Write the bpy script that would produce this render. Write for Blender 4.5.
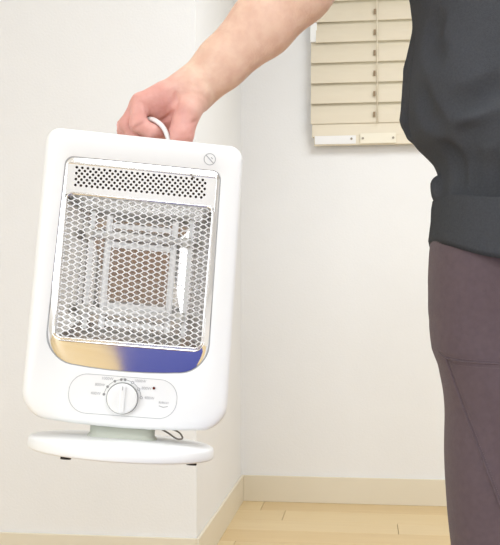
import bpy, bmesh, math, random
import numpy as np
from mathutils import Vector, Matrix
from mathutils.bvhtree import BVHTree

for o in list(bpy.data.objects):
    bpy.data.objects.remove(o)
scene = bpy.context.scene
COL = scene.collection
rad = math.radians

# ------------------------------------------------------------------ camera
F = 912.0                       # focal length in pixels of a 500 x 545 frame
PITCH = rad(2.5)                # slightly down
YAW = rad(7.1)                  # turned a little left of the room's depth axis
HORIZON = 302.0
CX, CY = 250.0, HORIZON + F * math.tan(PITCH)
CAMH = 0.75
cam = bpy.data.cameras.new('camera')
cam_o = bpy.data.objects.new('camera', cam)
COL.objects.link(cam_o)
cam.sensor_fit = 'VERTICAL'
cam.sensor_height = 24.0
cam.lens = F / 545.0 * 24.0
cam.shift_y = (CY - 272.5) / 545.0
cam.clip_start = 0.05
cam_o.location = (0, 0, CAMH)
cam_o.rotation_euler = (math.pi / 2 - PITCH, 0, YAW)
scene.camera = cam_o

# ------------------------------------------------------------------ light
scene.view_settings.view_transform = 'Standard'
scene.view_settings.look = 'None'
scene.view_settings.gamma = 1.0
scene.view_settings.use_curve_mapping = False
scene.view_settings.exposure = 0.45
world = bpy.data.worlds.new('world')
scene.world = world
world.use_nodes = True
bg = world.node_tree.nodes['Background']
bg.inputs[0].default_value = (0.85, 0.93, 1.0, 1)
bg.inputs[1].default_value = 1.0

ROOM_L, ROOM_R, ROOM_REAR, ROOM_H = -2.6, 2.4, -2.0, 2.4


def area(name, loc, rot, sx, sy, power, color):
    l = bpy.data.lights.new(name, 'AREA')
    l.shape = 'RECTANGLE'
    l.size, l.size_y = sx, sy
    l.energy = power
    l.color = color
    o = bpy.data.objects.new(name, l)
    o.location = loc
    o.rotation_euler = rot
    COL.objects.link(o)
    return o


# daylight through the wide window of the wall behind the photographer
area('daylight_window_light', (-1.55, ROOM_REAR + 0.03, 1.4), (rad(90), 0, rad(0)), 1.8, 1.6, 31, (0.88, 0.94, 1.0))
# flush ceiling lamp
area('ceiling_area_light', (0.80, 1.70, ROOM_H - 0.085), (0, 0, 0), 1.1, 1.1, 30, (0.88, 0.94, 1.0))
area('ceiling_area_light', (0.55, -0.75, ROOM_H - 0.085), (0, 0, 0), 1.1, 1.1, 20, (0.88, 0.94, 1.0))  # second lamp, added to brighten the rear wall mirrored in the chrome


# ------------------------------------------------------------------ helpers
def PL(px, py, d):
    """photo pixel + level depth -> point in the camera's level frame (x right, y forward, z up)"""
    a = (px - CX) / F
    b = -(py - CY) / F
    c, s = math.cos(PITCH), math.sin(PITCH)
    dx, dy, dz = a, c + b * s, -s + b * c
    k = d / dy
    return Vector((dx * k, d, CAMH + dz * k))


RZ = Matrix.Rotation(YAW, 4, 'Z')


def W(v):
    return RZ @ Vector(v)


def ray_to(px, py, axis, val):
    """world point where the pixel's ray meets the plane axis = val"""
    p = W(PL(px, py, 1.0))
    o = Vector((0, 0, CAMH))
    d = p - o
    return o + d * ((val - o[axis]) / d[axis])


def srgb(r, g, b):
    f = lambda c: ((c / 255) / 12.92) if c / 255 <= 0.04045 else (((c / 255) + 0.055) / 1.055) ** 2.4
    return (f(r), f(g), f(b), 1)


def mat(name, color, rough=0.5, metal=0.0, noise=0.0, nscale=40.0, bump=0.0, bscale=200.0, color2=None, spec=0.5,
        stretch=None, sss=0.0, coat=0.0, sheen=0.0):
    m = bpy.data.materials.new(name)
    m.use_nodes = True
    nt = m.node_tree
    p = nt.nodes['Principled BSDF']
    p.inputs['Base Color'].default_value = color
    p.inputs['Roughness'].default_value = rough
    p.inputs['Metallic'].default_value = metal
    p.inputs['Specular IOR Level'].default_value = spec
    if sss:
        p.inputs['Subsurface Weight'].default_value = sss
        p.inputs['Subsurface Radius'].default_value = (0.012, 0.005, 0.003)
        p.inputs['Subsurface Scale'].default_value = 0.6
    if coat:
        p.inputs['Coat Weight'].default_value = coat
    if sheen:
        p.inputs['Sheen Weight'].default_value = sheen
        p.inputs['Sheen Roughness'].default_value = 0.4
    tc = nt.nodes.new('ShaderNodeTexCoord')
    mp = nt.nodes.new('ShaderNodeMapping')
    nt.links.new(tc.outputs['Object'], mp.inputs[0])
    if stretch:
        mp.inputs['Scale'].default_value = stretch
    if color2 is not None or noise:
        n = nt.nodes.new('ShaderNodeTexNoise')
        n.inputs['Scale'].default_value = nscale
        n.inputs['Detail'].default_value = 6
        nt.links.new(mp.outputs[0], n.inputs['Vector'])
        mx = nt.nodes.new('ShaderNodeMix')
        mx.data_type = 'RGBA'
        c2 = color2 if color2 is not None else tuple(c * (1 - noise) for c in color[:3]) + (1,)
        mx.inputs[6].default_value = color
        mx.inputs[7].default_value = c2
        nt.links.new(n.outputs['Fac'], mx.inputs[0])
        nt.links.new(mx.outputs[2], p.inputs['Base Color'])
    if bump:
        n2 = nt.nodes.new('ShaderNodeTexNoise')
        n2.inputs['Scale'].default_value = bscale
        n2.inputs['Detail'].default_value = 4
        nt.links.new(mp.outputs[0], n2.inputs['Vector'])
        b = nt.nodes.new('ShaderNodeBump')
        b.inputs['Strength'].default_value = bump
        b.inputs['Distance'].default_value = 0.002
        nt.links.new(n2.outputs['Fac'], b.inputs['Height'])
        nt.links.new(b.outputs[0], p.inputs['Normal'])
    return m


M = {}
M['wall'] = mat('wallpaper', srgb(242, 241, 240), 0.85, bump=0.25, bscale=160, color2=srgb(238, 237, 236), nscale=6, spec=0.2)
M['ceiling'] = mat('ceiling_paper', srgb(240, 238, 233), 0.9, bump=0.2, bscale=120, spec=0.2)
M['base'] = mat('cream_baseboard', srgb(232, 222, 201), 0.45, noise=0.04, nscale=12)
M['plank'] = [mat('maple_plank_%s' % k, srgb(*a), 0.42, color2=srgb(*b), nscale=5, stretch=(0.6, 9, 1), bump=0.08, bscale=60)
              for k, a, b in (('pale', (230, 207, 163), (219, 191, 143)), ('warm', (225, 198, 150), (212, 182, 132)),
                              ('honey', (227, 201, 156), (208, 178, 128)))]
M['grout'] = mat('plank_joint', srgb(200, 170, 124), 0.8)
M['white'] = mat('white_abs_plastic', srgb(247, 247, 246), 0.38, bump=0.03, bscale=500)
M['white2'] = mat('white_base_plastic', srgb(248, 248, 247), 0.45, bump=0.03, bscale=500)
M['knob'] = mat('glossy_white_plastic', srgb(244, 244, 243), 0.25)
M['print'] = mat('grey_print', srgb(150, 150, 150), 0.6)
M['print2'] = mat('light_grey_print', srgb(176, 176, 178), 0.6)
M['line'] = mat('panel_line', srgb(186, 186, 188), 0.6)
M['seam'] = mat('bezel_gap', srgb(182, 182, 184), 0.7)
M['led'] = mat('dark_red_lamp_lens', srgb(96, 28, 22), 0.2)
M['chrome'] = mat('polished_chrome', (0.93, 0.93, 0.93, 1), 0.10, 1.0)
M['mirror'] = mat('bright_reflector', (0.80, 0.78, 0.76, 1), 0.16, 1.0, bump=0.1, bscale=40)
M['wire'] = mat('bright_steel_mesh', (0.88, 0.88, 0.88, 1), 0.4, 0.55)
M['quartz'] = mat('frosted_quartz', srgb(236, 234, 230), 0.18, coat=0.5)
M['ceramic'] = mat('ceramic_cap', srgb(226, 222, 214), 0.6)
M['cavity'] = mat('dark_brown_backing', srgb(84, 66, 56), 0.6, 0.3, noise=0.4, nscale=30)
M['neck'] = mat('neck_plastic_shaded', srgb(196, 198, 184), 0.5)  # grey-green tone carries the shade under the heater body
M['rubber'] = mat('black_rubber', srgb(40, 34, 34), 0.7)
M['cord'] = mat('grey_cord', srgb(140, 132, 124), 0.6)
M['slat'] = mat('cream_blind_slat', srgb(226, 215, 194), 0.55, color2=srgb(220, 208, 184), nscale=4, stretch=(1, 1, 12))
M['rail'] = mat('cream_rail', srgb(230, 219, 197), 0.5, noise=0.03)
M['plate'] = mat('ivory_plate', srgb(238, 230, 210), 0.4)
M['sticker'] = mat('white_sticker', srgb(238, 236, 234), 0.5)
M['screw'] = mat('grey_screw', srgb(150, 140, 125), 0.4, 0.6)
M['cordhole'] = mat('brown_cord_slot', srgb(150, 130, 104), 0.8)
M['frame'] = mat('white_window_frame', srgb(243, 243, 241), 0.4)
M['blue_reflection_slab'] = mat('blue_reflection_wool', srgb(64, 69, 138), 0.95, color2=srgb(82, 88, 158), nscale=60, bump=0.6, bscale=300)
M['lampshade'] = mat('lamp_acrylic', srgb(250, 249, 245), 0.3)
M['hair'] = mat('black_hair', srgb(34, 28, 26), 0.5, noise=0.4, nscale=90, bump=0.5, bscale=120, stretch=(1, 1, 0.2))
M['shoe'] = mat('white_sock', srgb(225, 222, 216), 0.9, bump=0.4, bscale=300)
M['eye'] = mat('eye_white', srgb(232, 228, 224), 0.2)
M['iris'] = mat('dark_iris', srgb(45, 30, 22), 0.2)
M['lip'] = mat('lip', srgb(196, 118, 108), 0.5)
M['stitch'] = mat('mauve_stitching', srgb(130, 113, 116), 0.8)


def fabric(name, c1, c2, nscale, wscale, wstr, sheen):
    m = mat(name, c1, 0.95, color2=c2, nscale=nscale, bump=wstr, bscale=wscale, spec=0.04, sheen=sheen)
    return m


M['fleece'] = fabric('charcoal_fleece', srgb(91, 93, 97), srgb(72, 74, 79), 320, 900, 0.9, 0.0)
M['rib'] = fabric('charcoal_rib', srgb(88, 90, 94), srgb(71, 73, 77), 300, 900, 0.7, 0.0)
M['twill'] = fabric('mauve_twill', srgb(118, 103, 108), srgb(101, 88, 94), 90, 1100, 0.5, 0.15)

# skin: peach arm, pinker hand (its own colour), fine creases as bump
m = mat('skin', srgb(233, 190, 165), 0.5, sss=0.12, spec=0.35)
nt = m.node_tree
p = nt.nodes['Principled BSDF']
at = nt.nodes.new('ShaderNodeAttribute')
at.attribute_name = 'pink'
no = nt.nodes.new('ShaderNodeTexNoise')
no.inputs['Scale'].default_value = 55
no.inputs['Detail'].default_value = 5
tc = nt.nodes.new('ShaderNodeTexCoord')
nt.links.new(tc.outputs['Object'], no.inputs['Vector'])
mx = nt.nodes.new('ShaderNodeMix'); mx.data_type = 'RGBA'
mx.inputs[6].default_value = srgb(243, 207, 184)
mx.inputs[7].default_value = srgb(235, 178, 167)
nt.links.new(at.outputs['Fac'], mx.inputs[0])
mx2 = nt.nodes.new('ShaderNodeMix'); mx2.data_type = 'RGBA'; mx2.blend_type = 'MULTIPLY'
mx2.inputs[0].default_value = 0.6
rp = nt.nodes.new('ShaderNodeValToRGB')
rp.color_ramp.elements[0].position = 0.35; rp.color_ramp.elements[0].color = (0.86, 0.74, 0.72, 1)
rp.color_ramp.elements[1].position = 0.65; rp.color_ramp.elements[1].color = (1, 1, 1, 1)
nt.links.new(no.outputs['Fac'], rp.inputs[0])
nt.links.new(mx.outputs[2], mx2.inputs[6])
nt.links.new(rp.outputs[0], mx2.inputs[7])
nt.links.new(mx2.outputs[2], p.inputs['Base Color'])
vo = nt.nodes.new('ShaderNodeTexVoronoi'); vo.inputs['Scale'].default_value = 260
nt.links.new(tc.outputs['Object'], vo.inputs['Vector'])
bp = nt.nodes.new('ShaderNodeBump'); bp.inputs['Strength'].default_value = 0.25; bp.inputs['Distance'].default_value = 0.001
nt.links.new(vo.outputs['Distance'], bp.inputs['Height'])
nt.links.new(bp.outputs[0], p.inputs['Normal'])
M['skin'] = m


def mesh_obj(name, verts, faces, material, parent=None, smooth=False):
    me = bpy.data.meshes.new(name)
    me.from_pydata([tuple(v) for v in verts], [], [tuple(f) for f in faces])
    me.update()
    if material:
        me.materials.append(material)
    if smooth:
        me.polygons.foreach_set('use_smooth', [True] * len(me.polygons))
    o = bpy.data.objects.new(name, me)
    COL.objects.link(o)
    if parent is not None:
        o.parent = parent
    return o


def bm_obj(name, bm, material, parent=None, smooth=False):
    bmesh.ops.recalc_face_normals(bm, faces=bm.faces[:])
    me = bpy.data.meshes.new(name)
    bm.to_mesh(me)
    bm.free()
    if material:
        me.materials.append(material)
    if smooth:
        me.polygons.foreach_set('use_smooth', [True] * len(me.polygons))
    o = bpy.data.objects.new(name, me)
    COL.objects.link(o)
    if parent is not None:
        o.parent = parent
    return o


def tag(o, label=None, cat=None, group=None, kind=None):
    if label: o['label'] = label
    if cat: o['category'] = cat
    if group: o['group'] = group
    if kind: o['kind'] = kind
    return o


def empty(name, loc=(0, 0, 0), parent=None):
    o = bpy.data.objects.new(name, None)
    o.empty_display_size = 0.1
    o.location = loc
    COL.objects.link(o)
    if parent is not None:
        o.parent = parent
    return o


def box_bm(bm, lo, hi, bevel=0.0):
    lo, hi = Vector(lo), Vector(hi)
    c = (lo + hi) / 2
    s = hi - lo
    r = bmesh.ops.create_cube(bm, size=1.0, matrix=Matrix.Translation(c) @ Matrix.Diagonal((s.x, s.y, s.z, 1)))
    if bevel:
        es = list({e for v in r['verts'] for e in v.link_edges})
        bmesh.ops.bevel(bm, geom=es, offset=bevel, segments=2, affect='EDGES', profile=0.6)
    return r


def box(name, lo, hi, material, parent=None, bevel=0.0):
    bm = bmesh.new()
    box_bm(bm, lo, hi, bevel)
    return bm_obj(name, bm, material, parent)


def loft(name, rings, material, parent=None, close_ends=True, smooth=True, closed=True):
    n = len(rings[0])
    V = [p for r in rings for p in r]
    Fc = []
    for i in range(len(rings) - 1):
        for j in range(n if closed else n - 1):
            k = (j + 1) % n
            Fc.append((i * n + j, i * n + k, (i + 1) * n + k, (i + 1) * n + j))
    if close_ends:
        Fc.append(tuple(range(n))[::-1])
        Fc.append(tuple((len(rings) - 1) * n + j for j in range(n)))
    bm = bmesh.new()
    bv = [bm.verts.new(p) for p in V]
    for f in Fc:
        bm.faces.new([bv[i] for i in f])
    o = bm_obj(name, bm, material, parent, smooth)
    return o


def tube_rings(path, r, n=10):
    path = [Vector(q) for q in path]
    rings = []
    up = Vector((0.13, 0.31, 0.94)).normalized()
    for i, q in enumerate(path):
        t = (path[min(i + 1, len(path) - 1)] - path[max(i - 1, 0)]).normalized()
        a = up.cross(t)
        if a.length < 1e-3:
            a = Vector((1, 0, 0)).cross(t)
        a.normalize()
        b = t.cross(a).normalized()
        rr = r[i] if isinstance(r, (list, tuple)) else r
        rings.append([q + a * (rr * math.cos(2 * math.pi * k / n)) + b * (rr * math.sin(2 * math.pi * k / n)) for k in range(n)])
    return rings


def tube(name, path, r, material, parent=None, n=10):
    return loft(name, tube_rings(path, r, n), material, parent)


def spline(pts, n):
    """Catmull-Rom through pts"""
    pts = [Vector(q) for q in pts]
    P4 = [pts[0] * 2 - pts[1]] + pts + [pts[-1] * 2 - pts[-2]]
    out = []
    for i in range(len(pts) - 1):
        a, b, c, d = P4[i:i + 4]
        for k in range(n):
            t = k / n
            out.append(0.5 * (2 * b + (c - a) * t + (2 * a - 5 * b + 4 * c - d) * t * t + (3 * b - a - 3 * c + d) * t ** 3))
    out.append(pts[-1])
    return out


# ---- implicit surfaces: tapered capsules blended on a grid, meshed with surface nets
class Field:
    def __init__(self, lo, hi, h):
        self.lo = np.array(lo, float)
        self.h = h
        self.n = np.ceil((np.array(hi) - self.lo) / h).astype(int) + 1
        self.ax = [self.lo[i] + np.arange(self.n[i]) * h for i in range(3)]

    def new(self):
        return np.full(self.n, 0.2, np.float32)

    def grids(self, sl):
        return np.meshgrid(*[self.ax[i][sl[i]] for i in range(3)], indexing='ij', sparse=True)

    def cone(self, f, a, b, ra, rb, k=0.0, sy=1.0, sub=False):
        """blend a tapered capsule into f; sy < 1 flattens it along y"""
        a, b = np.array(a, float), np.array(b, float)
        m = max(ra, rb) + max(k, 0.01) + 0.02
        lo, hi = np.minimum(a, b) - m, np.maximum(a, b) + m
        sl = tuple(slice(int(max(0, math.floor((lo[i] - self.lo[i]) / self.h))),
                         int(min(self.n[i], math.ceil((hi[i] - self.lo[i]) / self.h) + 1))) for i in range(3))
        if any(s.stop <= s.start for s in sl):
            return
        X, Y, Z = self.grids(sl)
        s = np.array([1, 1 / sy, 1])
        A, B = a * s, b * s
        ab = B - A
        L2 = max(float(ab @ ab), 1e-9)
        px, py, pz = X - A[0], Y * s[1] - A[1], Z - A[2]
        t = np.clip((px * ab[0] + py * ab[1] + pz * ab[2]) / L2, 0, 1)
        d = np.sqrt((px - t * ab[0]) ** 2 + (py - t * ab[1]) ** 2 + (pz - t * ab[2]) ** 2) - (ra + (rb - ra) * t)
        d = d * (sy if sy < 1 else 1)
        g = f[sl]
        if sub:
            d = -d
            if k > 0:
                hh = np.clip(0.5 + 0.5 * (g - d) / k, 0, 1)
                f[sl] = d * (1 - hh) + g * hh + k * hh * (1 - hh)
            else:
                f[sl] = np.maximum(g, d)
        else:
            f[sl] = smin(g, d, k)

    def mesh(self, f):
        return surface_nets(f, self.lo, self.h)


def smin(a, b, k):
    if k <= 0:
        return np.minimum(a, b)
    h = np.clip(0.5 + 0.5 * (b - a) / k, 0, 1)
    return b * (1 - h) + a * h - k * h * (1 - h)


def surface_nets(f, lo, h):
    s = f < 0
    nx, ny, nz = f.shape
    corners = [(i, j, k) for i in (0, 1) for j in (0, 1) for k in (0, 1)]
    sub = lambda A, c: A[c[0]:nx - 1 + c[0], c[1]:ny - 1 + c[1], c[2]:nz - 1 + c[2]]
    cnt = sum(sub(s, c).astype(np.int8) for c in corners)
    act = (cnt > 0) & (cnt < 8)
    idx = np.argwhere(act)
    ids = np.full(act.shape, -1, np.int64)
    ids[act] = np.arange(len(idx))
    acc = np.zeros((len(idx), 3)); num = np.zeros(len(idx))
    for ci in range(8):
        for cj in range(ci + 1, 8):
            a, b = np.array(corners[ci]), np.array(corners[cj])
            if np.abs(a - b).sum() != 1:
                continue
            fa = f[tuple((idx + a).T)]; fb = f[tuple((idx + b).T)]
            cr = (fa < 0) != (fb < 0)
            t = np.where(cr, fa / np.where(cr, fa - fb, 1), 0)
            pt = a + t[:, None] * (b - a)
            acc[cr] += pt[cr]; num[cr] += 1
    V = lo + (idx + acc / num[:, None]) * h
    faces = []
    for ax in range(3):
        o1, o2 = [(1, 2), (2, 0), (0, 1)][ax]
        sh = [slice(None)] * 3; sh2 = [slice(None)] * 3
        sh[ax] = slice(0, -1); sh2[ax] = slice(1, None)
        ch = s[tuple(sh)] != s[tuple(sh2)]
        e = np.argwhere(ch)
        e = e[(e[:, o1] > 0) & (e[:, o2] > 0) & (e[:, o1] < f.shape[o1] - 1) & (e[:, o2] < f.shape[o2] - 1)]
        inside = s[tuple(e.T)]
        q = []
        for d1, d2 in ((1, 1), (0, 1), (0, 0), (1, 0)):
            c = e.copy(); c[:, o1] -= d1; c[:, o2] -= d2
            q.append(ids[tuple(c.T)])
        q = np.stack(q, 1)
        q[~inside] = q[~inside][:, ::-1]
        q = q[(q >= 0).all(1)]
        faces.append(q)
    return V, np.concatenate(faces)


def relax(V, Fq, it=2, lam=0.5):
    """Laplacian smoothing"""
    V = V.copy()
    e = np.concatenate([Fq[:, [0, 1]], Fq[:, [1, 2]], Fq[:, [2, 3]], Fq[:, [3, 0]]])
    for _ in range(it):
        acc = np.zeros_like(V); n = np.zeros(len(V))
        np.add.at(acc, e[:, 0], V[e[:, 1]]); np.add.at(acc, e[:, 1], V[e[:, 0]])
        np.add.at(n, e[:, 0], 1); np.add.at(n, e[:, 1], 1)
        V += lam * np.where(n[:, None] > 0, acc / np.maximum(n, 1)[:, None] - V, 0)
    return V


# ================================================================== THE ROOM
corner = ray_to(241.5, 500.5, 2, 0.0)                 # inner corner on the floor
XC, YB = corner.x, corner.y
dirc = W(PL(196.5, 500, 1.0)); dirc.z = 0
YL = dirc.y * (XC / dirc.x)                            # front face of the projecting wall on the left
BBH = ray_to(300, 476.0, 1, YB).z                      # baseboard height
T = 0.12


def struct(name, boxes, material):
    bm = bmesh.new()
    for lo, hi in boxes:
        box_bm(bm, lo, hi)
    return tag(bm_obj(name, bm, material), kind='structure')


# window opening in the back wall, behind the blind
bl = ray_to(313, 130, 1, YB)
WX0, WX1, WZ0, WZ1 = bl.x + 0.03, bl.x + 0.93, bl.z + 0.02, 2.08
struct('wall_back', [((XC - T, YB, 0), (WX0, YB + T, ROOM_H)), ((WX1, YB, 0), (ROOM_R + T, YB + T, ROOM_H)),
                     ((WX0, YB, 0), (WX1, YB + T, WZ0)), ((WX0, YB, WZ1), (WX1, YB + T, ROOM_H))], M['wall'])
struct('wall_pier', [((ROOM_L - T, YL, 0), (XC, YB, ROOM_H))], M['wall'])
struct('wall_left', [((ROOM_L - T, ROOM_REAR, 0), (ROOM_L, YL, ROOM_H))], M['wall'])
struct('wall_right', [((ROOM_R, ROOM_REAR, 0), (ROOM_R + T, YB, ROOM_H))], M['wall'])
RX0, RX1, RZ0, RZ1 = -2.45, -0.65, 0.6, 2.2
struct('wall_rear', [((ROOM_L - T, ROOM_REAR - T, 0), (RX0, ROOM_REAR, ROOM_H)), ((RX1, ROOM_REAR - T, 0), (ROOM_R + T, ROOM_REAR, ROOM_H)),
                     ((RX0, ROOM_REAR - T, 0), (RX1, ROOM_REAR, RZ0)), ((RX0, ROOM_REAR - T, RZ1), (RX1, ROOM_REAR, ROOM_H))], M['wall'])
struct('ceiling', [((ROOM_L - T, ROOM_REAR - T, ROOM_H), (ROOM_R + T, YB + T, ROOM_H + 0.1))], M['ceiling'])


def glass_mat():
    g = bpy.data.materials.new('window_glass')
    g.use_nodes = True
    q = g.node_tree.nodes['Principled BSDF']
    q.inputs['Base Color'].default_value = (0.95, 0.98, 0.97, 1)
    q.inputs['Roughness'].default_value = 0.02
    q.inputs['Transmission Weight'].default_value = 1.0
    q.inputs['IOR'].default_value = 1.1
    return g


M['glass'] = glass_mat()


def window(name, x0, x1, z0, z1, y, mull):
    root = tag(empty(name, (x0, y, z0)), kind='structure')
    b = 0.04
    bm = bmesh.new()
    w, hgt = x1 - x0, z1 - z0
    for lo, hi in (((0, -.03, 0), (b, .03, hgt)), ((w - b, -.03, 0), (w, .03, hgt)), ((b, -.03, 0), (w - b, .03, b)), ((b, -.03, hgt - b), (w - b, .03, hgt))):
        box_bm(bm, lo, hi)
    bm_obj('window_frame', bm, M['frame'], root)
    for q in range(1, mull):
        box('mullion', (w * q / mull - .02, -.025, b), (w * q / mull + .02, .025, hgt - b), M['frame'], root)
    for q in range(mull):
        box('pane', (b + q * (w - 2 * b) / mull + .02, -.003, b), (b + (q + 1) * (w - 2 * b) / mull - .02, .003, hgt - b), M['glass'], root)
    return root


window('window_1', WX0, WX1, WZ0, WZ1, YB + 0.07, 2)
window('window_2', RX0, RX1, RZ0, RZ1, ROOM_REAR - 0.07, 3)

# baseboards, 9 mm proud of the walls
bt = 0.009


def baseboard(name, lo, hi):
    bm = bmesh.new()
    box_bm(bm, lo, hi, 0.002)
    return tag(bm_obj(name, bm, M['base']), kind='structure')


baseboard('baseboard_back', (XC + bt, YB - bt, 0), (ROOM_R, YB, BBH))
baseboard('baseboard_return', (XC, YL - bt, 0), (XC + bt, YB, BBH))
baseboard('baseboard_pier', (ROOM_L, YL - bt, 0), (XC, YL, BBH))
baseboard('baseboard_right', (ROOM_R - bt, ROOM_REAR, 0), (ROOM_R, YB - bt, BBH))
baseboard('baseboard_left', (ROOM_L, ROOM_REAR, 0), (ROOM_L + bt, YL - bt, BBH))
baseboard('baseboard_rear', (ROOM_L + bt, ROOM_REAR, 0), (ROOM_R - bt, ROOM_REAR + bt, BBH))

# floor: slab with maple planks laid across the room
floor = tag(box('floor', (ROOM_L - T, ROOM_REAR - T, -0.1), (ROOM_R + T, YB + T, -0.012), M['grout']), kind='structure')
PW, PLN = 0.145, 1.25
rows = int((YB + T - (ROOM_REAR - T)) / PW) + 1
rnd = random.Random(4)
bm = bmesh.new()
box_bm(bm, (0, 0, -0.012), (PLN - 0.0015, PW - 0.0012, 0), 0.001)
bmesh.ops.recalc_face_normals(bm, faces=bm.faces[:])
pm = []
for mt in M['plank']:
    me = bpy.data.meshes.new('plank')
    bm.to_mesh(me)
    me.materials.append(mt)
    pm.append(me)
bm.free()
for r in range(rows):
    y = YB - (r + 1) * PW
    if y < ROOM_REAR - T: break
    x = ROOM_L - rnd.random() * PLN * 0.9
    while x < ROOM_R:
        if not (x + PLN < XC - 0.02 and y > YL + 0.02):
            o = bpy.data.objects.new('plank', rnd.choice(pm))
            o.location = (x, y, 0)
            o.parent = floor
            COL.objects.link(o)
        x += PLN

# ceiling lamp above the frame, and the added second one
for lx, ly, lb in ((0.80, 1.70, 'square white flush ceiling lamp nearer the blind'), (0.55, -0.75, 'second ceiling lamp, unseen, added to brighten the rear wall and heater front')):
    lamp = tag(empty('ceiling_lamp', (lx, ly, ROOM_H)), lb, 'lamp', 'ceiling lamps')
    box('lamp_body', (-.6, -.6, -.075), (.6, .6, 0), M['lampshade'], lamp, 0.01)

# blue slab added on the floor to put a blue reflection in the chrome
bm = bmesh.new()
box_bm(bm, (0, 0, 0), (1.3, 2.2, 0.016), 0.006)
blue_reflection_slab = bm_obj('blue_reflection_slab', bm, M['blue_reflection_slab'])
blue_reflection_slab.location = (0.0, -1.2, 0)
blue_reflection_slab.rotation_euler.z = rad(9)
tag(blue_reflection_slab, 'blue slab added on the floor for its reflection in the heater chrome', 'blue_reflection_slab')

# chest added behind the camera to give the heater's reflector a brown reflection
M['oak'] = mat('brown_oak', srgb(172, 138, 106), 0.5, color2=srgb(146, 113, 84), nscale=4, stretch=(0.6, 1, 9), bump=0.1, bscale=60)
chest = tag(empty('reflection_chest', (-0.35, ROOM_REAR + 0.02, 0)), 'unseen brown oak chest added opposite the blind for its reflection in the heater', 'chest')
box('body', (0, 0, 0.05), (1.2, 0.38, 1.02), M['oak'], chest, 0.004)
box('top', (-0.02, 0, 1.02), (1.22, 0.41, 1.05), M['oak'], chest, 0.004)
box('plinth', (0.03, 0.02, 0), (1.17, 0.34, 0.05), M['oak'], chest)
for c in range(2):
    for r in range(3):
        dx, dz = 0.02 + c * 0.585, 0.08 + r * 0.312
        dr = box('drawer', (dx, 0.38, dz), (dx + 0.575, 0.398, dz + 0.30), M['oak'], chest, 0.004)
        tube('knob', [(dx + .2875, .397, dz + .15), (dx + .2875, .412, dz + .15), (dx + .2875, .424, dz + .15)], [.008, .008, .016], M['screw'], dr, 12)

# ================================================================== WINDOW BLIND
YBL = YB - 0.03
b0 = ray_to(311, 138, 1, YBL)
blind = tag(empty('window_blind', (b0.x, YBL, b0.z)), 'cream slatted window blind with closed slats on the white back wall', 'blind')
BWID = 1.0
PITCHS = (ray_to(330, 43.5, 1, YBL).z - ray_to(330, 124.5, 1, YBL).z) / 4.0
z_rail = ray_to(330, 124.5, 1, YBL).z - b0.z
# bottom rail
bm = bmesh.new()
box_bm(bm, (0.004, -0.012, 0.0), (BWID, 0.012, z_rail + 0.002), 0.003)
bm_obj('bottom_rail', bm, M['rail'], blind)
# one slat: a shallow curved strip, lower edge forward
SH = PITCHS * 1.12
ring = []
ns = 8
for side in (0, 1):
    for i in range(ns + 1):
        t = i / ns if side == 0 else 1 - i / ns
        y = -0.017 + 0.020 * t - 0.006 * math.sin(math.pi * t) + (0.003 if side else 0)
        ring.append((y, t * SH))
slat_src = None
nsl = int((WZ1 + 0.02 - b0.z - z_rail) / PITCHS)
for i in range(nsl):
    z0 = z_rail + i * PITCHS
    if slat_src is None:
        R0 = [Vector((0, y, z)) for y, z in ring]
        R1 = [Vector((BWID, y, z)) for y, z in ring]
        s = loft('slat', [R0, R1], M['slat'], blind, smooth=False)
        slat_src = s
    else:
        s = slat_src.copy()
        COL.objects.link(s)
        s.parent = blind
    s.location = (0.018 if z0 > ray_to(330, 43.5, 1, YBL).z - b0.z - 0.01 else 0.0, 0, z0)
    # routed cord slot near the ladder
bm = bmesh.new(); box_bm(bm, (0.0, -0.03, nsl * PITCHS + z_rail), (BWID, 0.03, nsl * PITCHS + z_rail + 0.05), 0.003)
bm_obj('head_rail', bm, M['rail'], blind)
for k, xl in enumerate((ray_to(376, 80, 1, YBL).x - b0.x, ray_to(376, 80, 1, YBL).x - b0.x + 0.55)):
    tube('ladder_cord', [(xl + 0.006, -0.0245, z_rail - 0.005), (xl, -0.0245, nsl * PITCHS + z_rail)], 0.0022, M['rail'], blind, 6)
    for i in range(nsl):
        z0 = z_rail + i * PITCHS
        box('cord_slot', (xl - 0.010, -0.0235, z0 + PITCHS * 0.28), (xl - 0.002, -0.0190, z0 + PITCHS * 0.52), M['cordhole'], blind)
# label sticker and bracket plate on the bottom rail
pA, pB = ray_to(315, 145, 1, YBL), ray_to(356, 136, 1, YBL)
st = box('sticker', (pA.x - b0.x, -0.0150, pA.z - b0.z), (pB.x - b0.x, -0.0122, pB.z - b0.z), M['sticker'], blind)
pA, pB = ray_to(360, 144.5, 1, YBL), ray_to(396, 133.5, 1, YBL)
pl = box('bracket_plate', (pA.x - b0.x, -0.019, pA.z - b0.z), (pB.x - b0.x, -0.0122, pB.z - b0.z), M['plate'], blind, 0.002)


def disc_bm(bm, c, r, depth, axis='y', n=14, r2=None):
    rot = Matrix.Rotation(rad(90), 4, 'X') if axis == 'y' else Matrix.Identity(4)
    return bmesh.ops.create_cone(bm, cap_ends=True, segments=n, radius1=r, radius2=r if r2 is None else r2, depth=depth, matrix=Matrix.Translation(c) @ rot)


for (sx, sy, par) in ((351.5, 139.5, st), (362.8, 139.3, pl), (393, 138.6, pl)):
    q = ray_to(sx, sy, 1, YBL)
    bm = bmesh.new()
    disc_bm(bm, (q.x - b0.x, -0.0200 if par is pl else -0.016, q.z - b0.z), 0.0042, 0.003)
    bm_obj('screw', bm, M['screw'], par)
# the sticker hangs a little below the rail: give the rail its lower lip
box('rail_lip', (0.012, -0.0122, -0.030), (BWID, 0.004, 0.001), M['rail'], blind, 0.002)
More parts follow.
